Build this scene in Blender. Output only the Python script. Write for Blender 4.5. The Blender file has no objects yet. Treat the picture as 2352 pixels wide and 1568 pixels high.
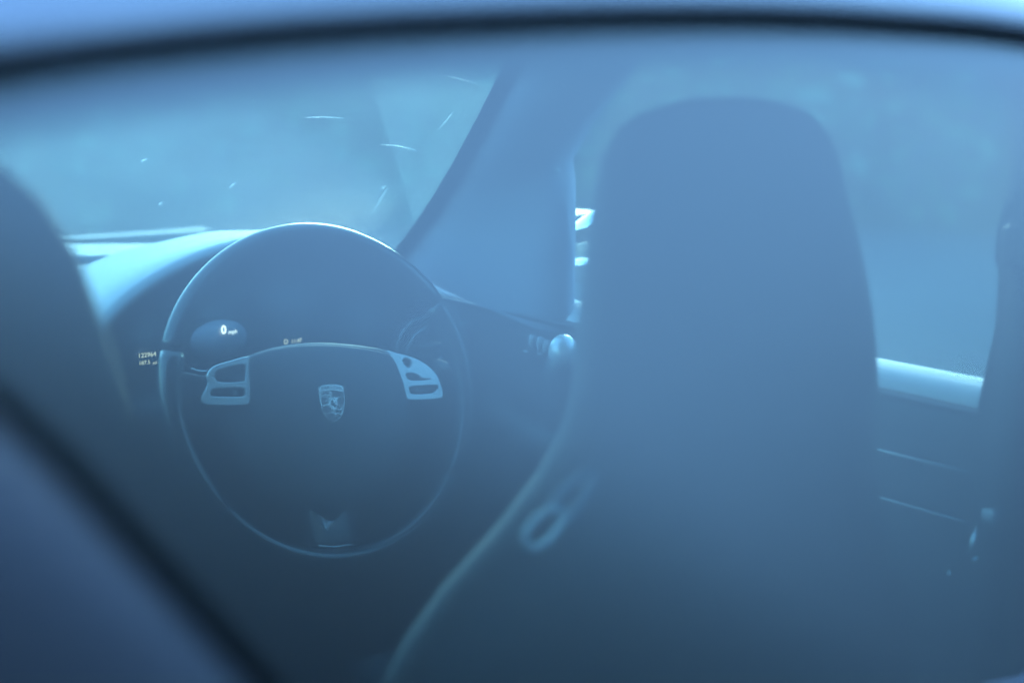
import bpy, bmesh, math, random
from mathutils import Vector, Matrix
R = math.radians
random.seed(7)
scene = bpy.context.scene
COL = scene.collection

# ------------------------------------------------------------------ camera
CAM = Vector((-.386, -1.323, 1.204)); YAW, PITCH = 37.0, 10.5
cam = bpy.data.cameras.new('camera'); camo = bpy.data.objects.new('camera', cam); COL.objects.link(camo)
camo.location = CAM; camo.rotation_euler = (R(90 - PITCH), 0, R(-YAW))
cam.lens = 50; cam.sensor_width = 36; cam.clip_start = .02; cam.clip_end = 1000
cam.dof.use_dof = True; cam.dof.focus_distance = 1.52; cam.dof.aperture_fstop = 2.8
scene.camera = camo

# ------------------------------------------------------------------ sky, sun, exposure
SUN_EL, SUN_AZ = 13.0, 42.0         # compass style: 0 = +Y (ahead of the car), 90 = +X (right)
world = bpy.data.worlds.new('World'); scene.world = world; world.use_nodes = True
nt = world.node_tree; bg = nt.nodes['Background']
sky = nt.nodes.new('ShaderNodeTexSky'); sky.sky_type = 'NISHITA'; sky.sun_disc = False
sky.sun_elevation = R(SUN_EL); sky.sun_rotation = R(SUN_AZ); sky.ozone_density = 3.0; sky.air_density = 1.0; sky.dust_density = 1.0
tint = nt.nodes.new('ShaderNodeMix'); tint.data_type = 'RGBA'; tint.blend_type = 'MULTIPLY'; tint.inputs[0].default_value = 1
tint.inputs[7].default_value = (.73, .90, .90, 1)
nt.links.new(sky.outputs[0], tint.inputs[6]); nt.links.new(tint.outputs[2], bg.inputs[0]); bg.inputs[1].default_value = .15
sl = bpy.data.lights.new('sun', 'SUN'); sl.energy = .5; sl.angle = R(25); sl.color = (1, .98, .95)
so = bpy.data.objects.new('sun', sl); COL.objects.link(so)
sd = Vector((math.sin(R(SUN_AZ)) * math.cos(R(SUN_EL)), math.cos(R(SUN_AZ)) * math.cos(R(SUN_EL)), math.sin(R(SUN_EL))))
so.rotation_euler = sd.to_track_quat('Z', 'Y').to_euler()
scene.view_settings.view_transform = 'Standard'; scene.view_settings.look = 'None'
scene.view_settings.exposure = 3.68; scene.view_settings.gamma = 1
scene.cycles.use_denoising = True; scene.cycles.denoising_input_passes = 'RGB'; scene.cycles.use_adaptive_sampling = False
scene.render.resolution_x = 1024; scene.render.resolution_y = 682

# ------------------------------------------------------------------ surveying: sight lines from the photo cut with real planes of the car
K = 36 / 50 / 2352
_p, _y = R(PITCH), R(YAW)
F = Vector((math.sin(_y) * math.cos(_p), math.cos(_y) * math.cos(_p), -math.sin(_p)))
RT = Vector((math.cos(_y), -math.sin(_y), 0)); UP = RT.cross(F)
def ray(px, py): return F + (px - 1176) * K * RT - (py - 784) * K * UP
def at(px, py, ax, v):
    d = ray(px, py); i = 'xyz'.index(ax); return CAM + d * ((v - CAM[i]) / d[i])
def atp(px, py, o, n):
    d = ray(px, py); return CAM + d * ((o - CAM).dot(n) / d.dot(n))

# ------------------------------------------------------------------ materials
def mat(name, col, rough=.5, metal=0, spec=.5, noise=0, nscale=60, bump=0, bscale=400, emit=None, estr=1, coat=0, sheen=0):
    m = bpy.data.materials.new(name); m.use_nodes = True; t = m.node_tree; b = t.nodes['Principled BSDF']
    b.inputs['Base Color'].default_value = (*col, 1); b.inputs['Roughness'].default_value = rough
    b.inputs['Metallic'].default_value = metal; b.inputs['Specular IOR Level'].default_value = spec
    b.inputs['Coat Weight'].default_value = coat; b.inputs['Coat Roughness'].default_value = .05
    b.inputs['Sheen Weight'].default_value = sheen
    tc = t.nodes.new('ShaderNodeTexCoord')
    if noise:
        n = t.nodes.new('ShaderNodeTexNoise'); n.inputs['Scale'].default_value = nscale; n.inputs['Detail'].default_value = 6
        t.links.new(tc.outputs['Object'], n.inputs['Vector'])
        r = t.nodes.new('ShaderNodeMapRange'); r.inputs[3].default_value = 1 - noise; r.inputs[4].default_value = 1 + noise
        t.links.new(n.outputs[0], r.inputs[0])
        mx = t.nodes.new('ShaderNodeMix'); mx.data_type = 'RGBA'; mx.blend_type = 'MULTIPLY'; mx.inputs[0].default_value = 1
        mx.inputs[6].default_value = (*col, 1); t.links.new(r.outputs[0], mx.inputs[7]); t.links.new(mx.outputs[2], b.inputs['Base Color'])
    if bump:
        v = t.nodes.new('ShaderNodeTexVoronoi'); v.inputs['Scale'].default_value = bscale
        t.links.new(tc.outputs['Object'], v.inputs['Vector'])
        bp = t.nodes.new('ShaderNodeBump'); bp.inputs['Strength'].default_value = bump; bp.inputs['Distance'].default_value = .001
        t.links.new(v.outputs[0], bp.inputs['Height']); t.links.new(bp.outputs[0], b.inputs['Normal'])
    if emit:
        b.inputs['Emission Color'].default_value = (*emit, 1); b.inputs['Emission Strength'].default_value = estr
    return m
def glass_mat(name, tr, refl, rough, f0=.04, dirt=.0, dcol=(.5, .55, .55), smear=0, pw=5, back=True):
    # window glass: clear transmission, an angle-dependent mirror part and a thin film of dust
    m = bpy.data.materials.new(name); m.use_nodes = True; t = m.node_tree; t.nodes.clear()
    o = t.nodes.new('ShaderNodeOutputMaterial'); T = t.nodes.new('ShaderNodeBsdfTransparent'); T.inputs[0].default_value = (*tr, 1)
    G = t.nodes.new('ShaderNodeBsdfGlossy'); G.inputs[0].default_value = (*refl, 1); G.inputs[1].default_value = rough
    lw = t.nodes.new('ShaderNodeLayerWeight'); lw.inputs[0].default_value = .5
    pwn = t.nodes.new('ShaderNodeMath'); pwn.operation = 'POWER'; pwn.inputs[1].default_value = pw
    t.links.new(lw.outputs['Facing'], pwn.inputs[0])
    mr = t.nodes.new('ShaderNodeMapRange'); mr.inputs[3].default_value = f0; mr.inputs[4].default_value = 1
    t.links.new(pwn.outputs[0], mr.inputs[0])
    mx = t.nodes.new('ShaderNodeMixShader'); t.links.new(mr.outputs[0], mx.inputs[0]); t.links.new(T.outputs[0], mx.inputs[1]); t.links.new(G.outputs[0], mx.inputs[2])
    last = mx.outputs[0]
    if dirt:
        D = t.nodes.new('ShaderNodeBsdfTranslucent' if back else 'ShaderNodeBsdfDiffuse'); D.inputs[0].default_value = (*dcol, 1)
        m2 = t.nodes.new('ShaderNodeMixShader'); m2.inputs[0].default_value = dirt
        if smear:
            tc = t.nodes.new('ShaderNodeTexCoord'); n = t.nodes.new('ShaderNodeTexNoise'); n.inputs['Scale'].default_value = smear; n.inputs['Detail'].default_value = 5
            t.links.new(tc.outputs['Object'], n.inputs[0]); r2 = t.nodes.new('ShaderNodeMapRange'); r2.inputs[1].default_value = .3; r2.inputs[2].default_value = .7
            r2.inputs[3].default_value = dirt * .6; r2.inputs[4].default_value = dirt * 1.4
            t.links.new(n.outputs[0], r2.inputs[0]); t.links.new(r2.outputs[0], m2.inputs[0])
        t.links.new(last, m2.inputs[1]); t.links.new(D.outputs[0], m2.inputs[2]); last = m2.outputs[0]
    t.links.new(last, o.inputs[0]); return m

M = dict(
    leather=mat('leather', (.036, .037, .041), .7, noise=.25, bump=.15),
    rim=mat('rim_leather', (.034, .035, .039), .27, noise=.15, bump=.08, bscale=700),
    plastic=mat('plastic', (.022, .023, .026), .5, noise=.2),
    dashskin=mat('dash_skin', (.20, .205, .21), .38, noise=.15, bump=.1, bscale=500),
    silver=mat('silver_plastic', (.55, .56, .57), .36, metal=.35, noise=.05),
    chrome=mat('chrome', (.7, .7, .7), .15, metal=1),
    trim=mat('pillar_trim', (.20, .21, .25), .8, noise=.1, nscale=300),
    head=mat('headliner', (.10, .105, .115), .9, noise=.1, nscale=300),
    doorm=mat('door_skin', (.022, .023, .026), .6),
    rubber=mat('rubber', (.002, .002, .002), .9, spec=.03),
    frit=mat('frit', (.004, .004, .005), .55, spec=.2),
    paint=mat('car_paint', (.30, .31, .36), .40, metal=.55, noise=.04, nscale=900, coat=.5),
    carpet=mat('carpet', (.012, .012, .014), .95, noise=.4, nscale=500),
    lcd=mat('lcd_face', (.05, .055, .065), .3),
    lcdlit=mat('lit_digits', (.1, .1, .08), .5, emit=(1, .90, .80), estr=.17),
    lcdwarm=mat('warm_lit_digits', (.1, .1, .08), .5, emit=(1, .82, .58), estr=.09),
    needle=mat('needle', (.3, .2, .2), .4),
    gold=mat('crest_field', (.75, .68, .66), .5),
    crestdark=mat('crest_dark', (.12, .10, .11), .4, metal=.2),
    ring=mat('crest_metal', (.85, .84, .82), .4, metal=.2),
    mirror=mat('mirror_glass', (.9, .9, .9), .15, metal=1),
    fabric=mat('belt_webbing', (.02, .02, .022), .7, noise=.3, nscale=800),
    blue=mat('blue_cloth', (.01, .04, .22), .9, noise=.3, nscale=200),
    metal=mat('steel', (.6, .62, .64), .25, metal=1),
    smear=glass_mat('smear', (.9, .9, .9), (1, 1, 1), .3, f0=.05, dirt=.11, dcol=(.85, .9, .9)),
    glass=glass_mat('rear_glass', (.50, .80, .84), (.95, .98, 1), .62, f0=.185, dirt=.002, dcol=(.72, .74, .78), smear=5, pw=6, back=False),
    screen=glass_mat('windscreen_glass', (.82, .94, .90), (1, 1, 1), .06, f0=.05, dirt=.068, dcol=(.56, .72, .60), smear=3),
    side=glass_mat('side_glass', (.85, .95, .92), (1, 1, 1), .15, f0=.05, dirt=.036, dcol=(.56, .72, .60), smear=4),
    grass=mat('grass_soil', (.020, .032, .034), .95, noise=.5, nscale=1.5),
    bark=mat('bark', (.08, .06, .045), .9, noise=.4, nscale=20),
    leaf=mat('leaf', (.036, .075, .03), .6, noise=.35, nscale=2),
    leaf3=mat('leaf_evergreen', (.010, .026, .028), .6, noise=.35, nscale=2),
    leaf2=mat('leaf_dark', (.012, .028, .018), .6, noise=.35, nscale=2),
)

# ------------------------------------------------------------------ mesh helpers
def link(name, verts, faces, m, parent=None, smooth=True, bevel=0):
    me = bpy.data.meshes.new(name); me.from_pydata([tuple(v) for v in verts], [], faces); me.update()
    bm = bmesh.new(); bm.from_mesh(me); bmesh.ops.remove_doubles(bm, verts=bm.verts, dist=1e-6)
    bmesh.ops.recalc_face_normals(bm, faces=bm.faces); bm.to_mesh(me); bm.free()
    if smooth:
        for p in me.polygons: p.use_smooth = True
    for mm in (m if isinstance(m, (list, tuple)) else [m]): me.materials.append(mm)
    o = bpy.data.objects.new(name, me); COL.objects.link(o)
    if parent: o.parent = parent
    if bevel:
        b = o.modifiers.new('bevel', 'BEVEL'); b.width = bevel; b.segments = 3; b.limit_method = 'ANGLE'; b.angle_limit = R(40)
    return o
class MB:
    def __init__(s): s.v = []; s.f = []
    def add(s, v, f):
        k = len(s.v); s.v += [Vector(a) for a in v]; s.f += [tuple(i + k for i in q) for q in f]; return s
    def box(s, c, d, rot=None):
        c = Vector(c); q = []
        for x in (-.5, .5):
            for y in (-.5, .5):
                for z in (-.5, .5):
                    w = Vector((x * d[0], y * d[1], z * d[2])); q.append(c + (rot @ w if rot else w))
        return s.add(q, [(0, 1, 3, 2), (4, 6, 7, 5), (0, 4, 5, 1), (2, 3, 7, 6), (0, 2, 6, 4), (1, 5, 7, 3)])
    def tube(s, pts, r, n=12, closed=False, flat=1.0, ref=None):
        pts = [Vector(p) for p in pts]; N = len(pts); vs = []; rr = r if isinstance(r, (list, tuple)) else [r] * N
        for i, p in enumerate(pts):
            a = pts[(i - 1) % N] if (closed or i) else p; b = pts[(i + 1) % N] if (closed or i < N - 1) else p
            t = (b - a).normalized(); up = Vector(ref) if ref else (Vector((0, 0, 1)) if abs(t.z) < .9 else Vector((0, 1, 0)))
            e1 = t.cross(up).normalized(); e2 = e1.cross(t)
            for j in range(n):
                g = 2 * math.pi * j / n; vs.append(p + e1 * math.cos(g) * rr[i] + e2 * math.sin(g) * rr[i] * flat)
        fs = []
        for i in range(N if closed else N - 1):
            for j in range(n):
                a = i * n + j; b = i * n + (j + 1) % n; c = ((i + 1) % N) * n + (j + 1) % n; d = ((i + 1) % N) * n + j
                fs.append((a, b, c, d))
        if not closed: fs += [tuple(range(n)), tuple((N - 1) * n + j for j in range(n))]
        return s.add(vs, fs)
    def loft(s, rings, cap=True):
        n = len(rings[0]); vs = [p for r in rings for p in r]; fs = []
        for i in range(len(rings) - 1):
            for j in range(n):
                fs.append((i * n + j, i * n + (j + 1) % n, (i + 1) * n + (j + 1) % n, (i + 1) * n + j))
        if cap: fs += [tuple(range(n)), tuple((len(rings) - 1) * n + j for j in range(n))]
        return s.add(vs, fs)
    def grid(s, rows, off=None):
        n = len(rows[0]); m = len(rows); vs = [Vector(p) for r in rows for p in r]
        fs = [(i * n + j, i * n + j + 1, (i + 1) * n + j + 1, (i + 1) * n + j) for i in range(m - 1) for j in range(n - 1)]
        if off is not None:
            off = Vector(off); k = len(vs); vs += [v + off for v in vs]; fs += [tuple(q + k for q in f) for f in fs]
            bd = [i for i in range(n)] + [i * n + n - 1 for i in range(1, m)] + [(m - 1) * n + j for j in range(n - 2, -1, -1)] + [i * n for i in range(m - 2, 0, -1)]
            L = len(bd); fs += [(bd[i], bd[(i + 1) % L], bd[(i + 1) % L] + k, bd[i] + k) for i in range(L)]
        return s.add(vs, fs)
    def plate(s, poly, off):
        off = Vector(off); n = len(poly); vs = [Vector(p) for p in poly]; vs += [v + off for v in vs]
        return s.add(vs, [tuple(range(n)), tuple(range(n, 2 * n))] + [(i, (i + 1) % n, (i + 1) % n + n, i + n) for i in range(n)])
    def make(s, name, m, parent=None, smooth=True, bevel=0): return link(name, s.v, s.f, m, parent, smooth, bevel)
def spline(pts, n=8, closed=False):
    pts = [Vector(p) for p in pts]; N = len(pts); out = []
    for i in range(N if closed else N - 1):
        g = lambda k: pts[k % N] if closed else pts[max(0, min(N - 1, k))]
        a, b, c, d = g(i - 1), g(i), g(i + 1), g(i + 2)
        for j in range(n):
            t = j / n; out.append(.5 * ((2 * b) + (c - a) * t + (2 * a - 5 * b + 4 * c - d) * t * t + (3 * b - a - 3 * c + d) * t ** 3))
    if not closed: out.append(pts[-1])
    return out
def empty(name, parent=None, loc=(0, 0, 0)):
    o = bpy.data.objects.new(name, None); COL.objects.link(o); o.empty_display_size = .1; o.location = loc
    if parent: o.parent = parent
    return o
def tag(o, label=None, cat=None, group=None, kind=None):
    for k_, v_ in (('label', label), ('category', cat), ('group', group), ('kind', kind)):
        if v_: o[k_] = v_
    return o

# ------------------------------------------------------------------ ground
g = MB().grid([[(x, y, 0) for x in (-400, -60, -15, 0, 15, 60, 400)] for y in (-400, -60, -15, 0, 15, 60, 400)]).make('ground', M['grass'], smooth=False)
tag(g, kind='structure')

# ------------------------------------------------------------------ the car
car = tag(empty('parked_car'), 'blue-grey two-door sports car seen through its hazy rear window', 'car')

# rear window surface: y as a function of x, z (bowed outwards, leaning forward at the top)
PA, PC, PB, PY, PX = .7, 1.3, .16, -.955, .10
PD, PS = 3.8, .09
def edgeness(x, z): return max(0, -(x - EX) * .66 - (z - EZ) * .75 + PS)
EX, EZ = -.195, 1.05
def S(x, z): return PY + PA * (z - 1.2) + PC * (z - 1.2) ** 2 + PB * (x - PX) ** 2 + PD * edgeness(x, z) ** 2
def dS(x, z):
    e = 2 * PD * edgeness(x, z); return 2 * PB * (x - PX) - .66 * e, PA + 2 * PC * (z - 1.2) - .75 * e
def onS(px, py):
    d = ray(px, py); t = .5
    for _ in range(60):
        P = CAM + d * t; e = P.y - S(P.x, P.z); gx, gz = dS(P.x, P.z); t -= .8 * e / (d.y - gz * d.z - gx * d.x)
    return CAM + d * t
seal_px = [(-450, 330), (-200, 220), (0, 167), (400, 113), (800, 77), (1200, 57), (1500, 49), (1800, 51), (2100, 67), (2352, 93)]
top = [onS(*q) for q in seal_px]
left = [onS(*q) for q in [(-470, 560), (-260, 730), (0, 930), (150, 1070), (300, 1235), (450, 1400), (600, 1568), (720, 1720)]]
L2 = [Vector((p.x, 0, p.z)) for p in top]
xr, zr = L2[-1].x, L2[-1].z
L2 += [Vector((xr + .10, 0, zr - .012)), Vector((xr + .20, 0, zr - .03)), Vector((xr + .28, 0, zr - .08)), Vector((xr + .29, 0, zr - .22)), Vector((xr + .2, 0, zr - .35)), Vector((xr - .05, 0, zr - .39))]
lb = left[-1]
L2 += [Vector((lb.x + .10, 0, lb.z - .055)), Vector((lb.x + .03, 0, lb.z - .03))]
L2 += [Vector((p.x, 0, p.z)) for p in reversed(left)]
out2 = spline(L2, 8, True); NO = len(out2)
cen = sum(out2, Vector()) / NO
nrm = []
for i in range(NO):
    t = (out2[(i + 2) % NO] - out2[(i - 2) % NO]).normalized(); n_ = Vector((t.z, 0, -t.x))
    if n_.dot(out2[i] - cen) < 0: n_ = -n_
    nrm.append(n_)
def ringat(o, dy=0, fn=None):
    r = []
    for i in range(NO):
        oo, dd = (o, dy) if fn is None else fn(i)
        q = out2[i] + nrm[i] * oo; x, z = q.x, q.z
        b = out2[i] if oo > 0 else q
        r.append(Vector((x, S(b.x, b.z) + (S(x, z) - S(b.x, b.z)) * (.3 if oo > 0 else 1) + dd, z)))
    return r
SEALW = .0048
win = empty('rear_window', car)
# pane: fan of concentric rings
rings = [ringat(0)]
def toward(c, f):
    r = []
    for i in range(NO):
        q = out2[i].lerp(cen, f); r.append(Vector((q.x, S(q.x, q.z), q.z)))
    return r
rings = [toward(0, f) for f in (0.002, .1, .2, .3, .4, .5, .6, .7, .8, .88, .94, .98, .999)]
MB().loft(rings, cap=False).make('pane', M['glass'], win)
# black ceramic border on the inside of the pane
def fritw(i):
    n_ = nrm[i]; w = max(0, n_.z)
    return -(.016 * w + .024 * (1 - w)), .0022
def fritin(i):
    return -.0005, .0022
MB().loft([ringat(0, fn=fritin), ringat(0, fn=fritw)], cap=False).make('glass_border', M['frit'], win)
MB().tube(ringat(0), [.0034 + (SEALW - .0034) * max(0, n_.z) for n_ in nrm], 10, True).make('rubber_seal', M['rubber'], win)
# painted body round the window
prof_top = [(.0035, .001), (.009, -.001), (.018, .002), (.028, .010), (.036, .026), (.042, .06), (.046, .14), (.048, .3), (.048, .62)]
prof_side = [(.0035, .001), (.010, .001), (.020, .004), (.032, .011), (.05, .025), (.09, .06), (.15, .11), (.24, .18), (.34, .3)]
def pf(k_):
    def f(i):
        w = max(0, min(1, (nrm[i].z - .15) / .5)); w = w * w * (3 - 2 * w)
        a, b = prof_top[k_], prof_side[k_]
        return b[0] + (a[0] - b[0]) * w, b[1] + (a[1] - b[1]) * w
    return f
body_rings = [ringat(0, fn=pf(k_)) for k_ in range(9)]
for k_ in (5, 6, 7, 8):
    for i in range(NO):
        w = max(0, min(1, (nrm[i].z - .15) / .5)); p = body_rings[k_][i]
        p.z += (max(p.z, 1.29 - .05 * (p.x / .6) ** 2) - p.z) * w * (.35, .8, 1, 1)[k_ - 5]
MB().loft(body_rings, cap=False).make('body_panel', M['paint'], car)

# cabin shell (dark linings that close the room)
MB().grid([[(x, y, 1.275 - .05 * (x / .6) ** 2 - (.06 * max(0, (y - -.2)) if y > -.2 else 0)) for x in (-.6, -.4, -.2, 0, .2, .4, .55)] for y in (-.84, -.6, -.4, -.25, -.12)], (0, 0, .02)).make('headliner', M['head'], car)
MB().box((0, -.2, .28), (1.4, 2.6, .04)).make('floor_pan', M['carpet'], car, False)
MB().box((0, 1.02, .62), (1.4, .05, .64)).make('bulkhead', M['plastic'], car, False)
MB().grid([[(x, y, z) for x in (-.7, -.35, 0, .35, .70)] for (y, z) in ((-.72, .52), (-.78, .66), (-.86, .74), (-1.05, .77), (-1.3, .79))], (0, 0, -.03)).make('rear_shelf', M['carpet'], car)
MB().grid([[(x, y, z) for x in (-.62, -.3, 0, .3, .62)] for (y, z) in ((-.62, .36), (-.70, .52), (-.76, .56))], (0, 0, -.03)).make('rear_seat', M['leather'], car)

for s_ in (1, -1):
    MB().grid([[(s_ * x, y, z) for y in (.30, .6, 1.06)] for (x, z) in ((.66, .925), (.69, .75), (.70, .27))], (.02 * s_, 0, 0)).make('kick_panel', M['plastic'], car)
# windscreen and pillars
WB = at(915, 585, 'x', .64); WT = at(1175, 150, 'x', .53)      # right lower and upper corners
def wsc(u, v):   # u -1..1 across, v 0 base .. 1 top
    xb, xt = .64, .53; x = (xb + (xt - xb) * v) * u
    y = (WB.y + (WT.y - WB.y) * v) + (.50 * (1 - v) + .10 * v) * (1 - u * u)
    z = WB.z + (WT.z - WB.z) * v + (.035 * v) * (1 - u * u) - .018 * (1 - v) * (1 - u * u)
    return Vector((x, y, z - .015 * math.sin(math.pi * v)))
US = [-1, -.9, -.75, -.5, -.25, 0, .25, .5, .75, .9, 1]
wscreen = empty('windscreen', car)
VS = [-.08, 0, .12, .25, .4, .6, .8, 1, 1.12]
MB().grid([[wsc(u, v) for u in US] for v in VS]).make('pane', M['screen'], wscreen)
for u in (-1, 1):
    MB().tube([wsc(u, v) for v in [-.1, 0, .12, .25, .4, .6, .8, 1, 1.2]], .0085, 8).make('edge_seal', M['rubber'], wscreen)
MB().tube([wsc(u, -.02) + Vector((0, 0, -.004)) for u in US], .006, 8).make('lower_seal', M['rubber'], wscreen)
# thin scratches, wiper streaks and insect marks, plus diagonals drawing the pillar's reflection
streaks = [((1022, 174), (1052, 180), (1090, 190)), ((876, 332), (915, 334), (955, 345)), ((325, 371), (338, 365)), ((528, 430), (541, 421)), ((578, 235), (585, 229)),
           ((1005, 300), (1025, 278), (1040, 258)), ((848, 500), (872, 462), (890, 432)), ((876, 432), (886, 428)), ((365, 470), (374, 464)), ((700, 270), (740, 268), (790, 272))]
for st in streaks:
    mb = MB(); pts = []
    for q in st:
        d = ray(*q); best = None
        for a_ in range(101):
            for b_ in range(41):
                p = wsc(-1 + a_ * .02, b_ * .025); dd = (p - CAM); e = (dd - d * dd.dot(d) / d.dot(d)).length
                if best is None or e < best[0]: best = (e, p)
        t = (best[1] - CAM).dot(d) / d.dot(d); pts.append(CAM + d * (t - .004))
    w = .0008 if len(st) == 3 else .0013
    mb.tube(pts, [w * .4] + [w] * (len(pts) - 2) + [w * .4] if len(pts) > 2 else [w, w * .5], 5)
    mb.make('mark_and_reflection', M['smear'], wscreen)

def pillar(s):
    def mx(p): return Vector((p.x * s, p.y, p.z))
    rows = []
    # inner A pillar trim: from screen edge to the door glass edge
    e_in = [wsc(1, v) for v in (-.1, 0, .2, .4, .6, .8, 1, 1.25)]
    o1 = at(1430, 170, 'x', .58); o0 = at(1295, 370, 'x', .66)
    e_out = [Vector((.655, -.046, .90)), Vector((.655, -.046, .95)), Vector((.656, -.046, 1.02)), Vector((.657, -.044, 1.085)), o0, o0.lerp(o1, .5) + Vector((0, .004, .003)), o1, o1 + (o1 - o0) * .6]
    for a, b in zip(e_in, e_out):
        a = a + Vector((.003, -.012, 0))
        mid = (a + b) / 2 + Vector((-.012, -.018, .0)); rows.append([mx(a + Vector((.02, .03, 0))), mx(a), mx(a.lerp(mid, .5) + Vector((-.004, -.006, 0))), mx(mid), mx(mid.lerp(b, .55) + Vector((-.002, -.004, 0))), mx(b), mx(b + Vector((.03, .02, 0)))])
    MB().grid(rows).make('pillar_trim', M['trim'], car)
pillar(1); pillar(-1)

# ------------------------------------------------------------------ dashboard
dash = empty('dashboard', car)
def dtop(x):
    u = min(1, abs(x) / .66); return .9 - .34 * u * u
xs = [-.66, -.5, -.3, -.1, .1, .3, .45, .56, .66]
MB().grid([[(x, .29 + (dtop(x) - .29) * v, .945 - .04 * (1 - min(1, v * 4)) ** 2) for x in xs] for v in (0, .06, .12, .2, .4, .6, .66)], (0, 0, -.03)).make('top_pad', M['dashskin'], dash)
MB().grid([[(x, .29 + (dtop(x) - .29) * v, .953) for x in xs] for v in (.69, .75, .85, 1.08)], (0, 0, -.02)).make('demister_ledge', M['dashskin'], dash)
for xa, xb, prof in ((-.66, .165, ((.27, .925), (.20, .915), (.17, .88), (.17, .80), (.2, .72), (.28, .60), (.4, .5))), (.165, .66, ((.19, .80), (.18, .76), (.2, .72), (.28, .60), (.4, .5))), (.645, .66, ((.27, .925), (.17, .915), (.14, .88), (.16, .80)))):
    MB().grid([[(xa + (xb - xa) * i / 6, y, z) for i in range(7)] for (y, z) in prof], (0, .03, 0)).make('lower_dash', M['plastic'], dash)
# instrument binnacle: arched cowl
BC = .405
def arch(u):
    x = BC + u * .235; z = .93 + .092 * max(0, 1 - abs(u) ** 2.2) ** .75 - .012 * abs(u); return x, z
UU = [-1 + i * .05 for i in range(41)]
rows = []
for (dy, dz, sc) in ((.30, -.035, .98), (.16, -.010, 1.0), (.06, -.001, 1.0), (.015, 0, 1.0), (0, -.003, .997), (-.004, -.009, .985), (.004, -.014, .97), (.03, -.018, .96)):
    row = []
    for u in UU:
        x, z = arch(u); row.append((BC + (x - BC) * sc, .19 + dy - .0, z + dz))
    rows.append(row)
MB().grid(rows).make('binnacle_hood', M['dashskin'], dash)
MB().grid([[(arch(u)[0], .235, .80 + (arch(u)[1] - .02 - .80) * v) for u in UU] for v in (0, .5, 1)], (0, .01, 0)).make('instrument_panel', M['plastic'], dash)
# lower cowl under the instruments
MB().grid([[(x, y, z) for x in (.17, .25, .33, .41, .49, .57, .64)] for (y, z) in ((.235, .855), (.19, .85), (.165, .835), (.16, .80))], (0, .01, 0)).make('lower_cowl', M['plastic'], dash)
cl = empty('instrument_cluster', car)
YC = .205
nC = Vector((0, -1, 0))
def ringpts(c, rx, rz, n=40, y=None): return [Vector((c[0] + rx * math.cos(2 * math.pi * i / n), c[1] if y is None else y, c[2] + rz * math.sin(2 * math.pi * i / n))) for i in range(n)]
MDF = mat('dial_face', (.055, .058, .063), .5)
odo = at(338, 800, 'y', YC); sp = at(503, 765, 'y', YC); tac = at(690, 740, 'y', YC); fu = at(862, 770, 'y', YC); oi = at(975, 800, 'y', YC)
for c, r in ((odo, .036), (sp, .048), (tac, .060), (fu, .048), (oi, .040)):
    mb = MB(); mb.plate(ringpts((c.x, YC + .012, c.z), r, r), (0, .004, 0)); mb.make('dial_face', MDF, cl)
    MB().tube(ringpts((c.x, YC + .004, c.z), r, r), .0016, 8, True).make('dial_ring', M['silver'] if c is oi else M['plastic'], cl)
    mk = MB()
    for a in range(-40, 221, 20):
        ca, sa = math.cos(R(a)), math.sin(R(a)); rot = Matrix.Rotation(-R(a), 3, 'Y')
        mk.box((c.x + ca * r * .86, YC + .0115, c.z + sa * r * .86), (r * .14, .0008, .0010), rot)
    mk.make('dial_ticks', M['lcd'], cl)
    nd = MB(); a = R(215 if c is not oi else 60); rot = Matrix.Rotation(-a, 3, 'Y')
    nd.box((c.x + math.cos(a) * r * .42, YC + .009, c.z + math.sin(a) * r * .42), (r * .8, .001, .0014), rot)
    nd.make('needle', M['needle'], cl)
# pale oval display of the speedometer
c = at(504, 778, 'y', YC + .006)
MB().plate(ringpts((c.x, YC + .006, c.z), .0365, .0225), (0, .002, 0)).make('oval_display', mat('oval_display', (.34, .35, .42), .4), cl)
def text(s, px, py, hpx, m, name, y, bold=0, xs=1.0):
    cu = bpy.data.curves.new('t', 'FONT'); cu.body = s; cu.size = 1; cu.align_x = 'CENTER'; cu.align_y = 'CENTER'; cu.extrude = .01; cu.offset = bold
    to = bpy.data.objects.new('t', cu); COL.objects.link(to); dg = bpy.context.evaluated_depsgraph_get(); dg.update()
    me = bpy.data.meshes.new_from_object(to.evaluated_get(dg)); bpy.data.objects.remove(to)
    P = at(px, py, 'y', y); Q = at(px, py + hpx, 'y', y); sc = (P - Q).length / .72
    for v in me.vertices: v.co = Vector((v.co.x * sc * xs, -v.co.z * sc, v.co.y * sc))
    me.materials.clear(); me.materials.append(m); o = bpy.data.objects.new(name, me); o.location = P; COL.objects.link(o); o.parent = cl; return o
text('0', 514, 758, 19, M['lcdlit'], 'speed_digit', YC + .003, .03, .95)
text('mph', 535, 762, 9, M['lcdlit'], 'speed_unit', YC + .003, .0, 1.0)
text('122964', 338, 815, 10.5, M['lcdwarm'], 'odometer_digits', YC + .003, .0, 1.0)
text('187.5', 332, 833, 9, M['lcdwarm'], 'trip_digits', YC + .003, .0, 1.0)
text('mls', 357, 833, 7, M['lcdwarm'], 'trip_unit', YC + .003, .0, 1.0)
text('D', 657, 785, 11, M['lcdwarm'], 'gear_letter', YC + .003, .0, 1.0)
text('11:47', 681, 783, 9, M['lcdwarm'], 'clock_digits', YC + .003, .0, 1.0)
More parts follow.
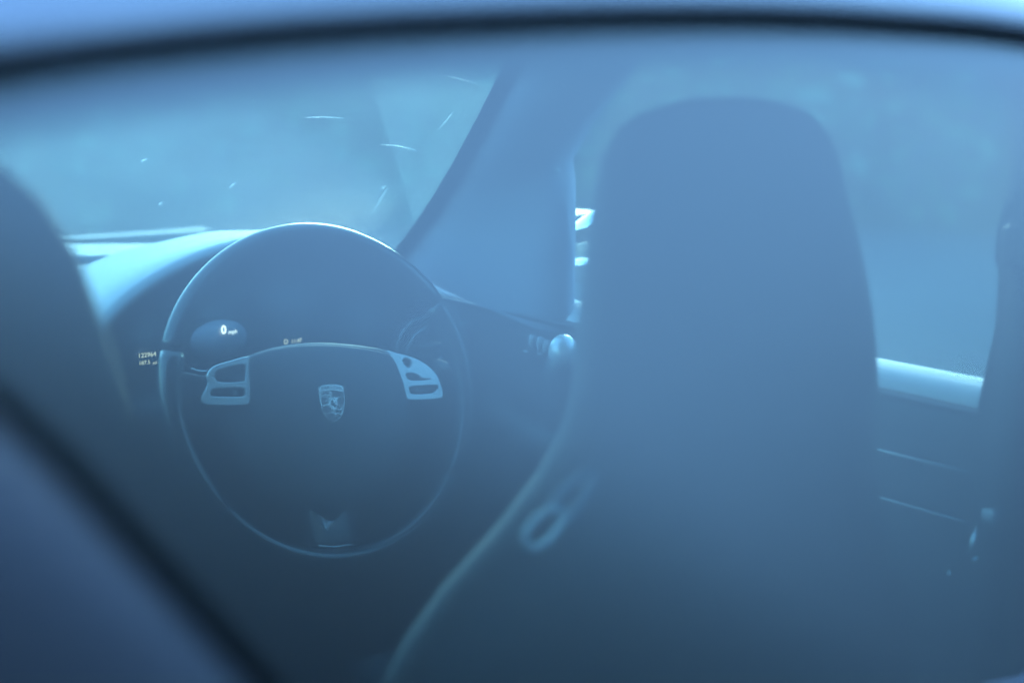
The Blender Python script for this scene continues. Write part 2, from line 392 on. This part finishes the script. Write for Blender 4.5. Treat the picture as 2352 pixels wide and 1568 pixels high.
# visible bright arc of the right hand dial and the seam of the dash end
MB().tube(spline([at(*q, 'y', .15) for q in [(933, 815), (938, 795), (952, 770), (978, 752)]], 6), [.0007] * 18 + [.0011], 6).make('dial_arc', M['silver'], cl)
MB().tube(spline([at(*q, 'y', .15) for q in [(995, 833), (1010, 825), (1019, 808)]], 6), .0012, 6).make('dial_arc', M['silver'], cl)
MB().tube(spline([at(*q, 'y', .14) for q in [(1045, 747), (1075, 742), (1110, 743)]], 6), .0012, 6).make('dash_seam', M['silver'], dash)
MB().tube(spline([at(*q, 'y', .08) for q in [(441, 846), (455, 852), (475, 853)]], 6), .0013, 6).make('stalk', M['silver'], dash)
MB().tube([at(1000, 838, 'y', .08), at(1040, 850, 'y', .06), at(1075, 870, 'y', .05)], .008, 10).make('stalk', M['plastic'], dash)
# air vent at the dash end
vent = MB()
for k_ in range(4): vent.box((.585, .115, .88 - k_ * .012), (.06, .02, .003))
vent.make('air_vent', M['plastic'], dash)

# ------------------------------------------------------------------ steering wheel
TAU = R(19); WC = Vector((.36, 0, .8675))
E1 = Vector((1, 0, 0)); E2 = Vector((0, math.sin(TAU), math.cos(TAU))); EN = Vector((0, -math.cos(TAU), math.sin(TAU)))
wh = empty('steering_wheel', car)
def wp(u, v, h=0): return WC + E1 * u + E2 * v + EN * h
def wl(px, py, h=0): return atp(px, py, WC + EN * h, EN)
RM = .1785
def rimseg(a0, a1, name):
    N = max(8, int((a1 - a0) / 3)); pts = []; rr = []
    vs = []; n = 16
    rings = []
    for i in range(N + 1):
        a = R(a0 + (a1 - a0) * i / N); c_ = wp(RM * math.cos(a), RM * math.sin(a)); er = E1 * math.cos(a) + E2 * math.sin(a)
        th = .0115 + .0018 * max(0, math.cos(2 * (a - R(25)))) ** 3 + .0018 * max(0, math.cos(2 * (a - R(155)))) ** 3
        e = .93 if i in (0, N) else 1
        rings.append([c_ + er * math.cos(2 * math.pi * j / n) * th * e + EN * math.sin(2 * math.pi * j / n) * th * 1.18 * e for j in range(n)])
    MB().loft(rings).make(name, M['rim'], wh)
for a0, a1 in ((28.6, 158.4), (159, 214.4), (215, 319.4), (320, 388)): rimseg(a0, a1, 'rim_section')
# hub and spokes (dark body behind)
hub = [(572, 822), (600, 806), (660, 794), (740, 790), (820, 797), (890, 812), (908, 838), (925, 880), (936, 925), (940, 985), (915, 1060), (870, 1120), (815, 1160), (760, 1172), (700, 1160), (640, 1110), (598, 1050), (578, 985), (573, 925), (572, 870)]
H = spline([wl(*q, .004) for q in hub], 4, True)
cH = sum(H, Vector()) / len(H)
rings = [[p - EN * .035 for p in H], [p - EN * .004 for p in H], [cH + (p - cH) * .985 + EN * .003 for p in H], [cH + (p - cH) * .95 + EN * .007 for p in H]]
for f_, h_ in ((.8, .011), (.6, .014), (.4, .016), (.2, .017), (.04, .0175)): rings.append([cH + (p - cH) * f_ + EN * h_ for p in H])
MB().loft(rings).make('airbag_cover', M['leather'], wh)
# upper shoulder of the hub, the light ledge behind the cover's top edge
led = spline([wl(*q, -.012) for q in [(590, 822), (640, 808), (720, 799), (800, 803), (870, 813), (905, 824)]], 5)
MB().tube(led, .006, 8).make('hub_shoulder', M['plastic'], wh)
def spoke_dark(px, name):
    P = [wl(*q, -.016) for q in px]; MB().plate(P, -EN * .012).make(name, M['plastic'], wh, True, .003)
spoke_dark([(560, 835), (470, 862), (410, 850), (392, 905), (408, 960), (465, 940), (565, 945)], 'left_spoke')
spoke_dark([(925, 835), (1000, 850), (1052, 838), (1066, 900), (1050, 950), (1010, 925), (940, 935)], 'right_spoke')
spoke_dark([(700, 1150), (815, 1150), (825, 1262), (715, 1265)], 'lower_spoke')
# silver control plates: frames made of bars round dark inset switches
def frame(outer, holes, name, h=0.0):
    bm = bmesh.new()
    me = bpy.data.meshes.new(name)
    # triangulated plate with holes via curve fill
    cu = bpy.data.curves.new('c', 'CURVE'); cu.dimensions = '2D'; cu.fill_mode = 'BOTH'; cu.extrude = .0022; cu.bevel_depth = .0012; cu.bevel_resolution = 2
    for loop in [outer] + holes:
        pts = [wl(*q, h) - WC for q in loop]; sp_ = cu.splines.new('POLY'); sp_.points.add(len(pts) - 1); sp_.use_cyclic_u = True
        for k_, p in enumerate(pts): sp_.points[k_].co = (p.dot(E1), p.dot(E2), 0, 1)
    to = bpy.data.objects.new('t', cu); COL.objects.link(to); dg = bpy.context.evaluated_depsgraph_get(); dg.update()
    me = bpy.data.meshes.new_from_object(to.evaluated_get(dg)); bpy.data.objects.remove(to)
    for v in me.vertices: v.co = wp(v.co.x, v.co.y, v.co.z + h)
    me.materials.clear(); me.materials.append(M['silver']); me.name = name
    for p_ in me.polygons: p_.use_smooth = True
    o = bpy.data.objects.new(name, me); COL.objects.link(o); o.parent = wh
    md = o.modifiers.new('e', 'EDGE_SPLIT'); md.split_angle = R(35)
    return o
def sm(loop, n=5): return [(p.x, p.y) for p in spline([Vector((a, b, 0)) for a, b in loop], n, True)]
lo = sm([(488, 846), (505, 838), (530, 831), (563, 822), (570, 832), (571, 870), (571, 905), (568, 926), (530, 930), (490, 930), (467, 926), (466, 912), (474, 895), (480, 880), (478, 862)])
lh1 = sm([(494, 852), (520, 842), (555, 836), (564, 845), (564, 866), (558, 878), (530, 881), (500, 880), (490, 872), (488, 862)])
lh2 = sm([(487, 892), (520, 889), (556, 890), (563, 898), (562, 910), (545, 914), (510, 914), (482, 912), (479, 903)])
frame(lo, [lh1, lh2], 'control_plate', .002)
ro = sm([(888, 808), (905, 813), (930, 819), (955, 828), (980, 843), (998, 862), (1008, 885), (1013, 905), (1006, 914), (970, 917), (935, 917), (928, 908), (924, 885), (914, 855), (903, 830)])
rh0 = sm([(924, 823), (933, 822), (942, 829), (943, 840), (935, 847), (926, 841), (920, 830)])
rh1 = sm([(928, 858), (945, 856), (958, 862), (968, 868), (985, 870), (985, 874), (965, 876), (940, 876), (931, 869)])
rh2 = sm([(937, 888), (965, 885), (1000, 884), (1004, 895), (990, 905), (960, 908), (940, 906), (936, 897)])
frame(ro, [rh0, rh1, rh2], 'control_plate', .002)
# silver cap in the upper part of the switches
def button(loop, h, m, name, n=4):
    P = spline([wl(*q, h) for q in loop], n, True); c_ = sum(P, Vector()) / len(P)
    MB().loft([[p - EN * .006 for p in P], [p for p in P], [c_ + (p - c_) * .85 + EN * .0012 for p in P], [c_ + (p - c_) * .5 + EN * .0018 for p in P]]).make(name, m, wh)
button([(496, 853), (520, 844), (553, 838), (562, 846), (562, 866), (556, 876), (530, 879), (502, 878), (492, 870), (490, 862)], -.001, mat('satin_plastic', (.07, .075, .085), .4, metal=.3), 'rocker_switch')
button([(532, 838), (543, 834), (553, 840), (553, 850), (543, 855), (534, 850)], .0016, M['plastic'], 'button')
button([(530, 868), (545, 862), (562, 866), (560, 877), (545, 881), (530, 878)], .0016, M['plastic'], 'button')
button([(490, 893), (520, 890), (555, 891), (561, 898), (560, 909), (545, 912), (510, 912), (486, 910), (481, 903)], -.002, M['plastic'], 'rocker_switch')
button([(923, 824), (933, 823), (941, 829), (942, 839), (935, 845), (927, 840), (921, 830)], -.001, M['plastic'], 'button')
button([(930, 859), (945, 857), (957, 863), (962, 872), (955, 875), (940, 875), (932, 868)], .0, M['plastic'], 'button')
button([(938, 889), (965, 886), (998, 886), (1002, 895), (989, 904), (960, 907), (941, 905), (937, 897)], -.002, M['plastic'], 'rocker_switch')
for cx, cy in ((548, 872), (540, 902), (944, 864), (958, 894)):
    MB().tube([wl(cx + 5 * math.cos(a * .7), cy + 3.5 * math.sin(a * .7), .003) for a in range(9)], .0004, 5, True).make('button_symbol', M['silver'], wh)
# silver fork of the lower spoke
button([(712, 1172), (726, 1176), (742, 1188), (757, 1193), (772, 1188), (785, 1176), (797, 1168), (803, 1200), (806, 1243), (775, 1252), (735, 1252), (724, 1225)], -.006, mat('satin_fork', (.22, .225, .235), .4, metal=.5), 'spoke_insert')
MB().tube([wl(732, 1253, -.002), wl(770, 1256, -.002), wl(806, 1250, -.002)], .0014, 6).make('insert_edge', M['silver'], wh)
# steering column shroud
MB().loft([[wp(.055 * math.cos(a * .52), -.02 + .05 * math.sin(a * .52), h_) for a in range(12)] for h_ in (-.04, -.10, -.2)]).make('column_shroud', M['plastic'], wh)

# crest on the airbag cover
CH = .0215
Wc = wl(763, 926, CH)
def cp(px, py, h=0):   # crest drawn at 5.227 zoom px of the 300 px detail: detail px -> photo px (2352 wide)
    return wl((1200 + px / 5.2267) * .57422, (1450 + py / 5.2267) * .57422, CH + h)
sh = [(390, 530), (450, 495), (540, 472), (650, 462), (760, 466), (860, 488), (915, 520), (918, 620), (926, 760), (926, 900), (905, 1020), (860, 1110), (790, 1190), (700, 1240), (610, 1200), (530, 1120), (470, 1020), (440, 900), (415, 760), (400, 640)]
P = [cp(*q) for q in sh]; cc = sum(P, Vector()) / len(P)
MB().loft([[p - EN * .004 for p in P], [p for p in P], [cc + (p - cc) * .97 + EN * .0006 for p in P], [cc + (p - cc) * .5 + EN * .0008 for p in P]]).make('crest_shield', M['gold'], wh)
MB().tube(P, .0006, 6, True).make('crest_rim', M['ring'], wh)
mk = MB()   # dark red bars and antler fields
def cpoly(pts, h=.0009): mk.plate([cp(*q, h) for q in pts], EN * .0003)
cpoly([(670, 590), (780, 590), (905, 625), (912, 715), (680, 725)]); cpoly([(785, 745), (918, 740), (920, 870), (785, 872)])
cpoly([(480, 915), (590, 915), (620, 985), (680, 1040), (490, 1040), (470, 980)]); cpoly([(560, 1070), (700, 1065), (700, 1215), (620, 1180), (560, 1110)])
cpoly([(470, 635), (560, 600), (610, 620), (600, 660), (520, 665), (450, 710)]); cpoly([(440, 750), (480, 720), (570, 735), (575, 850), (470, 870), (450, 800)])
cpoly([(750, 1000), (850, 985), (860, 1060), (770, 1050)]); cpoly([(790, 900), (850, 900), (850, 960), (790, 980)]); cpoly([(730, 1130), (830, 1100), (800, 1160), (730, 1195)])
mk.make('crest_fields', M['crestdark'], wh, False)
ln = MB()
for a, b in (((650, 570), (912, 615)), ((600, 735), (922, 722)), ((770, 886), (926, 882)), ((450, 897), (600, 895)), ((545, 1053), (712, 1052))):
    ln.tube([cp(*a, .0012), cp((a[0] + b[0]) / 2, (a[1] + b[1]) / 2 - (12 if a == (650, 570) else 0), .0012), cp(*b, .0012)], .00042, 5)
ln.tube([cp(400, 600, .0012), cp(470, 590, .0012), cp(560, 572, .0012), cp(660, 566, .0012)], .0003, 5)
for s_ in ((460, 700, 520, 668, 600, 690, 650, 720), (520, 820, 560, 790, 570, 870, 500, 880), (720, 1090, 790, 1060, 850, 1090, 860, 1110), (780, 985, 860, 985, 880, 1030, 850, 1080)):
    ln.tube(spline([cp(s_[i], s_[i + 1], .0012) for i in (0, 2, 4, 6)], 3), .0006, 5)
ln.make('crest_lines', M['ring'], wh)
ins = [(590, 740), (780, 735), (782, 880), (760, 945), (700, 990), (640, 955), (600, 880)]
MB().plate([cp(*q, .0012) for q in ins], EN * .0006).make('crest_inner_shield', M['ring'], wh, False)
horse = [(672, 770), (690, 800), (700, 840), (730, 862), (760, 870), (750, 915), (728, 935), (722, 900), (690, 885), (640, 880), (660, 862), (668, 840), (650, 835), (655, 800)]
MB().plate([cp(*q, .0019) for q in horse], EN * .0003).make('crest_horse', M['crestdark'], wh, False)
# word on the crest's top band
def crest_text(s):
    for k_, ch in enumerate(s):
        cu = bpy.data.curves.new('t', 'FONT'); cu.body = ch; cu.size = 1; cu.align_x = 'CENTER'; cu.align_y = 'CENTER'; cu.extrude = .02
        to = bpy.data.objects.new('t', cu); COL.objects.link(to); dg = bpy.context.evaluated_depsgraph_get(); dg.update()
        me = bpy.data.meshes.new_from_object(to.evaluated_get(dg)); bpy.data.objects.remove(to)
        u = (k_ + .5) / len(s); px = 445 + u * 430; py = 545 - 28 * math.sin(math.pi * u)
        c_ = cp(px, py, .0010); q_ = 62 / 5.2267 * .57422 * K * 1.52 / .72; a = (.5 - u) * .45
        for v in me.vertices:
            x, y = v.co.x * q_ * .8, v.co.y * q_
            v.co = c_ + E1 * (x * math.cos(a) - y * math.sin(a)) + E2 * (x * math.sin(a) + y * math.cos(a)) + EN * v.co.z * q_
        me.materials.clear(); me.materials.append(M['crestdark']); yield me
bmj = bmesh.new()
for me in crest_text('PORSCHE'): bmj.from_mesh(me)
me = bpy.data.meshes.new('crest_word'); bmj.to_mesh(me); bmj.free(); me.materials.append(M['crestdark'])
o = bpy.data.objects.new('crest_word', me); COL.objects.link(o); o.parent = wh

# ------------------------------------------------------------------ seats
def ring_rr(xl, xr_, yb, yf, z, n=28, e=4, lean=0):
    cx, cy = (xl + xr_) / 2, (yb + yf) / 2; a, b = (xr_ - xl) / 2, (yf - yb) / 2; r = []
    for i in range(n):
        g_ = 2 * math.pi * i / n; c_, s_ = math.cos(g_), math.sin(g_)
        e_ = e if z > 1.05 else 2.2 + (e - 2.2) * max(0, (z - .95) / .1)
        r.append(Vector((cx + a * math.copysign(abs(c_) ** (2 / e_), c_), cy + b * math.copysign(abs(s_) ** (2 / e_), s_), z)))
    return r
def seat(prof, cushx, name, lab, mirror=None, dz=0):
    s_ = empty(name, car); s_['label'] = lab
    def fx(x): return x if mirror is None else mirror - x
    rings = []
    for (z, xl, xr_, yb, yf) in prof:
        a, b = sorted((fx(xl), fx(xr_))); rings.append(ring_rr(a, b, yb, yf, z + dz))
    MB().loft(rings).make('backrest', M['leather'], s_)
    a, b = sorted((fx(cushx[0]), fx(cushx[1])))
    MB().loft([ring_rr(a, b, -.56, -.05, z, e=4) for z in (.42, .46, .54, .58)] + [ring_rr(a + .03, b - .03, -.54, -.08, .59, e=4)]).make('cushion', M['leather'], s_)
    MB().box(((a + b) / 2, -.3, .36), (.4, .45, .1)).make('seat_base', M['plastic'], s_, False)
    return s_
def edge(pts, y):
    q = [at(a, b, 'y', y) for a, b in pts]
    return sorted((p.z, p.x) for p in q)
def interp(tab, z):
    if z <= tab[0][0]: return tab[0][1]
    for (z0, x0), (z1, x1) in zip(tab, tab[1:]):
        if z <= z1: return x0 + (x1 - x0) * (z - z0) / (z1 - z0)
    return tab[-1][1]
le = edge([(1620, 231), (1550, 242), (1490, 265), (1443, 300), (1412, 360), (1394, 430), (1380, 500), (1363, 600), (1345, 700), (1330, 800), (1313, 900), (1290, 985), (1250, 1075), (1195, 1160), (1110, 1258), (1020, 1350), (955, 1430), (890, 1530), (850, 1600)], -.612)
re_ = edge([(1740, 231), (1810, 240), (1865, 258), (1910, 295), (1945, 360), (1970, 440), (1988, 530), (2008, 650), (2024, 760), (2036, 880), (2044, 980), (2052, 1100), (2062, 1200), (2090, 1330), (2130, 1450)], -.645)
prof = []
zs = [.50, .60, .70, .76, .79, .82, .85, .88, .91, .94, .97, 1.0, 1.03, 1.06, 1.09, 1.115, 1.135, 1.15, 1.162, 1.172, 1.180, 1.186]
for z in zs:
    f_ = max(0, (z - 1.12) / .07); g_ = max(0, min(1, (z - .95) / .15)); lo_ = max(0, min(1, (1.0 - z) / .06)); prof.append((z, interp(le, z) + .012 * lo_, interp(re_, z) + .010 * lo_ + .006 + .013 * g_ + .009 * max(0, min(1, (z - 1.11) / .04)), -.66 + .035 * min(1, max(0, (z - .95) / .2)) , -.59 + .035 * lo_ + .002 * min(1, max(0, (z - .95) / .2)) - .0 * f_))
prof.append((1.190, interp(le, 1.186) + .02, interp(re_, 1.186) + .010, -.615, -.60))
ds = seat(prof, (.14, .60), 'driver_seat', 'driver seat with one-piece headrest')
dsp = at(1768, 500, 'y', -.634)
MB().loft([[dsp + Vector((r_ * math.cos(a * .52), -h_, r_ * 1.15 * math.sin(a * .52))) for a in range(12)] for r_, h_ in ((.013, -.012), (.013, 0), (.010, .0015), (.003, .002))]).make('headrest_dark_spot', M['rubber'], ds)  # small dark disc on the back of the headrest
ps = seat([(.50, .17, .58, -.66, -.52), (.72, .11, .62, -.665, -.50), (.83, .13, .61, -.665, -.51), (.90, .17, .585, -.66, -.52), (.951, .21, .54, -.65, -.54),
           (1.0, .235, .517, -.645, -.545), (1.06, .255, .497, -.64, -.55), (1.11, .268, .482, -.63, -.55), (1.14, .285, .465, -.625, -.55), (1.165, .31, .44, -.615, -.555),
           (1.18, .335, .415, -.61, -.56), (1.185, .36, .39, -.60, -.57)], (.14, .60), 'passenger_seat', 'passenger seat, only its inner shoulder in view', mirror=.143, dz=.004)
# seat back release loop and its slot on the driver seat
lp = spline([at(*q, 'y', -.672) for q in [(1272, 1168), (1297, 1176), (1288, 1206), (1262, 1238), (1226, 1257), (1205, 1240), (1213, 1212), (1240, 1184)]], 5, True)
MB().tube(lp, .0027, 8, True).make('release_loop', mat('loop_strap', (.55, .56, .58), .4), ds)
sl1 = spline([at(*q, 'y', -.666) for q in [(1262, 1170), (1290, 1130), (1320, 1100), (1345, 1088), (1362, 1094), (1350, 1130), (1322, 1172), (1300, 1200)]], 4)
MB().tube(sl1, .0034, 8).make('strap_slot_rim', M['trim'], ds)
# ------------------------------------------------------------------ right door, belt line, B pillar, belt
def door(s):
    d = empty('door', car)
    def X(x): return x * s
    ys = [.34, .25, .1, -.05, -.2, -.4, -.6, -.8, -.95]
    MB().grid([[(X(x), y, z) for y in ys] for (x, z) in ((.655, .9235), (.652, .905), (.655, .88), (.64, .80), (.65, .70), (.67, .45), (.68, .30))], (.03 * s, 0, 0)).make('door_panel', M['doorm'], d)
    MB().grid([[(X(x), y, z) for y in ys] for (x, z) in ((.655, .924), (.658, .929), (.665, .935), (.674, .9395), (.687, .943))], None).make('window_ledge', mat('ledge', (.42, .43, .44), .5), d)
    MB().tube([(X(.648), y, .9205) for y in ys], .003, 6).make('ledge_seam', M['plastic'], d)
    MB().tube([(X(.640), y, .869 + .002 * abs(y)) for y in (-.1, -.3, -.5, -.62)], .0016, 6).make('trim_line', M['silver'], d)
    MB().tube([(X(.634), y, .828) for y in (-.1, -.3, -.5, -.62)], .0014, 6).make('trim_line', M['silver'], d)
    # armrest and pull handle
    MB().tube([(X(.62), .05, .80), (X(.60), -.05, .79), (X(.60), -.3, .785), (X(.62), -.45, .79)], .024, 12).make('armrest', M['doorm'], d)
    MB().tube([(X(.652), -.018, 1.103), (X(.652), -.036, 1.098)], .0022, 6).make('sail_clip', M['silver'], d)
    # window frame glass
    MB().grid([[(X(.685 - .10 * max(0, (z - .94) / .3) ** 1.3), y, z) for y in (.3, .1, -.1, -.3, -.5, -.7, -.85)] for z in (.93, 1.0, 1.08, 1.16, 1.24)]).make('side_glass', M['side'], d)
    return d
rd = door(1); ld = door(-1)
tag(rd, 'driver door'); tag(ld, 'passenger door')
# switch block with round knobs, and chrome pull handle
sw = MB()
SWo = at(1245, 795, 'x', .635)
MB().box(SWo + Vector((.004, 0, -.004)), (.012, .085, .028)).make('switch_block', M['plastic'], rd, False, .003)
for px_, py_ in ((1222, 784), (1240, 790), (1255, 797), (1272, 802)):
    c = at(px_, py_, 'x', .628); MB().loft([[c + Vector((h_, r_ * .42 * math.cos(a * .63), r_ * math.sin(a * .63))) for a in range(10)] for h_, r_ in ((.006, .009), (-.002, .009), (-.004, .006), (-.004, .001))]).make('window_switch', mat('switch', (.30, .31, .32), .35), rd)
for px_, py_ in ((1208, 806), (1240, 812)):
    MB().tube([at(px_ - 5, py_, 'x', .63), at(px_ + 5, py_ + 2, 'x', .63)], .0012, 6).make('switch_mark', M['silver'], rd)
hp = [at(*q, 'x', x) for q, x in (((1292, 822), .606), ((1282, 850), .602), ((1278, 890), .602), ((1280, 960), .606), ((1292, 1040), .618))]
MB().tube(spline(hp, 6), .0165, 16).make('pull_handle', mat('pull_handle_skin', (.05, .053, .058), .35), rd)
hc = at(1294, 808, 'x', .604)
MB().loft([[hc + Vector((.0172 * math.cos(t) * math.cos(a * .3142), .0172 * math.cos(t) * math.sin(a * .3142), .020 * math.sin(t))) for a in range(20)] for t in (-1.2, -.8, -.3, 0, .3, .6, .9, 1.15, 1.35, 1.5)]).make('handle_cap', M['silver'], rd)
# B pillar and quarter panel lining, both sides
for s in (1, -1):
    pe = [at(*q, 'x', .64) for q in ((2200, 1340), (2225, 1150), (2248, 920), (2275, 800), (2297, 700), (2296, 640), (2284, 590), (2290, 530), (2312, 450), (2312, 330), (2306, 230))]
    pl = [(.64, pe[0].y, .30)] + [(.64, p.y, p.z) for p in pe] + [(.60, -.62, 1.225), (.57, -.60, 1.26), (.57, -1.1, 1.26), (.64, -1.2, 1.0), (.66, -1.2, .3)]
    MB().plate([Vector((a * s, b, c)) for a, b, c in pl], (.05 * s, 0, 0)).make('quarter_lining', M['trim'] if s < 0 else M['doorm'], car, False)
MB().plate([Vector(q) for q in [(.655, -.56, 1.262), (.57, -.56, 1.262), (.55, .0, 1.24), (.60, .0, 1.22)]], (0, 0, .03)).make('roof_rail', M['head'], car, False)
belt = empty('seat_belt', car)
MB().grid([[(.632, -.66 - .0 + w, z) if z > .8 else (.61, -.66 + w, z) for w in (-.022, .022)] for z in (1.08, .95, .8, .6, .4)], (-.0015, 0, 0)).make('webbing', M['fabric'], belt)
MB().box((.628, -.665, 1.07), (.018, .04, .035)).make('belt_guide', M['plastic'], belt, False, .005)
MB().tube([at(*q, 'x', .60) for q in [(2242, 1215), (2228, 1262), (2216, 1300), (2246, 1280)]], .0013, 6).make('belt_tongue', M['metal'], belt)
MB().tube([at(2182, 1312, 'x', .58), at(2174, 1334, 'x', .58)], .0012, 6).make('buckle_edge', M['metal'], belt)
MB().box(at(2276, 1183, 'x', .61), (.01, .012, .01)).make('anchor_bolt', M['silver'], belt, False, .002)

# ------------------------------------------------------------------ door mirror outside the driver door
mr = empty('door_mirror', car)
def mloft(c, prof, n=22):
    rings = []
    for y, a, b, dz in prof:
        rings.append([c + Vector((a * math.copysign(abs(math.cos(2 * math.pi * i / n)) ** .75, math.cos(2 * math.pi * i / n)), y, dz + b * math.copysign(abs(math.sin(2 * math.pi * i / n)) ** .75, math.sin(2 * math.pi * i / n)))) for i in range(n)])
    return rings
mc = at(1410, 570, 'x', .89) + Vector((0, .02, 0))
MB().loft(mloft(mc, [(0, .105, .043, 0), (-.012, .112, .047, 0), (.01, .115, .048, 0), (.05, .105, .044, 0), (.09, .08, .045, 0), (.115, .04, .02, 0)]), cap=True).make('mirror_housing', M['plastic'], mr)
def strip(q, name, m, x=.86, dn=(0, 0, 0)):
    P = [at(a, b, 'x', .752 + dx) for a, b, dx in q]; MB().plate(P, Vector((.004, .008, -.002))).make(name, m, mr, True, .001)
strip([(1300, 526, .0), (1340, 496, .006), (1385, 474, .008), (1385, 500, -.004), (1350, 522, -.006), (1320, 530, -.004)], 'cap_glint_strip', M['chrome'])  # added chrome strip, tilted to draw the highlight on the housing top
strip([(1300, 562, .0), (1360, 556, .0), (1360, 590, .0), (1300, 592, .0)], 'mirror_glass', M['side'])
strip([(1295, 595, .006), (1360, 592, .006), (1360, 608, -.004), (1295, 611, -.004)], 'sky_glint_strip', M['mirror'])  # added mirror strip, tilted skyward to draw a bright glint
MB().tube([mc + Vector((-.06, .03, -.05)), mc + Vector((-.13, .03, -.06)), mc + Vector((-.19, .03, -.05))], .016, 10).make('mirror_arm', M['plastic'], mr)
# outer body skin so that the car is whole from a step to the side
for s in (1, -1):
    MB().grid([[(s * (.72 + .06 * math.sin(math.pi * v)), y, .25 + .68 * v) for y in (-2.2, -1.6, -1.0, -.4, .2, .5)] for v in (0, .25, .5, .75, 1)], None).make('door_skin' if s > 0 else 'outer_side', M['paint'], car)
MB().grid([[(x, y, .86 - .10 * ((y - .95) / 1.2) - .06 * (x / .75) ** 2) for x in (-.76, -.4, 0, .4, .76)] for y in (.98, 1.2, 1.6, 2.1)], (0, 0, -.02)).make('bonnet', M['paint'], car)

# something blue on the rear shelf at the far right
rows = []
for i in range(9):
    rows.append([])
    for j in range(9):
        u, v = i / 8, j / 8; rows[-1].append((.31 + .14 * u, -.96 + .16 * v, .80 + .035 * math.sin(3.1 * u) * math.sin(3.1 * v) + .006 * math.sin(9 * u + 4 * v)))
cloth = MB().grid(rows, (0, 0, -.02)).make('folded_cloth', M['blue'])
tag(cloth, 'dark blue folded cloth on the rear shelf, lower right corner', 'cloth')

# ------------------------------------------------------------------ hedges: one ahead, and unseen ones added to the rear
def bank(a0, a1, r0, hgt, n, size, seed, lab, name='hedge'):
    rnd = random.Random(seed); N = 60
    def bump(a, z): return .5 * math.sin(a * 23 + z * 1.3 + seed) + .4 * math.sin(a * 51 - z * 2.1) + .25 * math.sin(z * 3.7 + a * 9)
    def top(a): return hgt * (1 + .10 * math.sin(a * 11 + seed) + .06 * math.sin(a * 29))
    def pt(a, f):
        z = f * top(a); r = r0 + .45 * bump(a, z) + 1.2 * f ** 3
        return Vector((CAM.x + r * math.sin(a), CAM.y + r * math.cos(a), z))
    h = tag(empty(name), lab, 'hedge')
    rows = [[pt(R(a0 + (a1 - a0) * i / N), f) for i in range(N + 1)] for f in (0, .1, .25, .4, .55, .7, .85, .95, 1)]
    rows.append([Vector((CAM.x + (p.x - CAM.x) * 1.25, CAM.y + (p.y - CAM.y) * 1.25, p.z * .8)) for p in rows[-1]])
    rows.append([Vector((p.x, p.y, 0)) for p in rows[-1]])
    MB().grid(rows).make('branches', M['leaf2'], h)
    v = []; f = []
    for _ in range(n):
        p = pt(R(rnd.uniform(a0, a1)), rnd.random() ** .8) ; p.z += rnd.uniform(-.1, .35)
        d = (CAM - p).normalized(); p += d * rnd.uniform(-.3, .35)
        a = Vector((rnd.gauss(0, 1), rnd.gauss(0, 1), rnd.gauss(0, 1))).normalized(); b = a.cross(Vector((rnd.gauss(0, 1), rnd.gauss(0, 1), rnd.gauss(0, 1)))).normalized()
        s_ = size * rnd.uniform(.5, 1.4); k_ = len(v); v += [p - a * s_, p + b * s_ * .5, p + a * s_, p - b * s_ * .5]; f.append((k_, k_ + 1, k_ + 2, k_ + 3))
    me = bpy.data.meshes.new('leaves'); me.from_pydata([tuple(q) for q in v], [], f); me.materials.append(M['leaf'] if seed == 3 else M['leaf3'])
    o = bpy.data.objects.new('leaves', me); COL.objects.link(o); o.parent = h; o['kind'] = 'stuff'
bank(-30, 112, 12, 2.7, 40000, .10, 3, 'tall leafy hedge beyond the windscreen and the driver window')
bank(88, 134, 7.9, 3.5, 12000, .08, 9, 'unseen lower hedge added off the right rear to darken the glass reflection')  # rear hedges: added out of view, heights set to darken the rear glass
bank(160, 268, 7.5, 5.6, 26000, .08, 6, 'unseen tallest hedge added behind the left rear corner to darken the glass reflection')
bank(131, 163, 7.5, 3.9, 9000, .08, 5, 'unseen dark hedge added behind the car to shape the rear glass reflection')
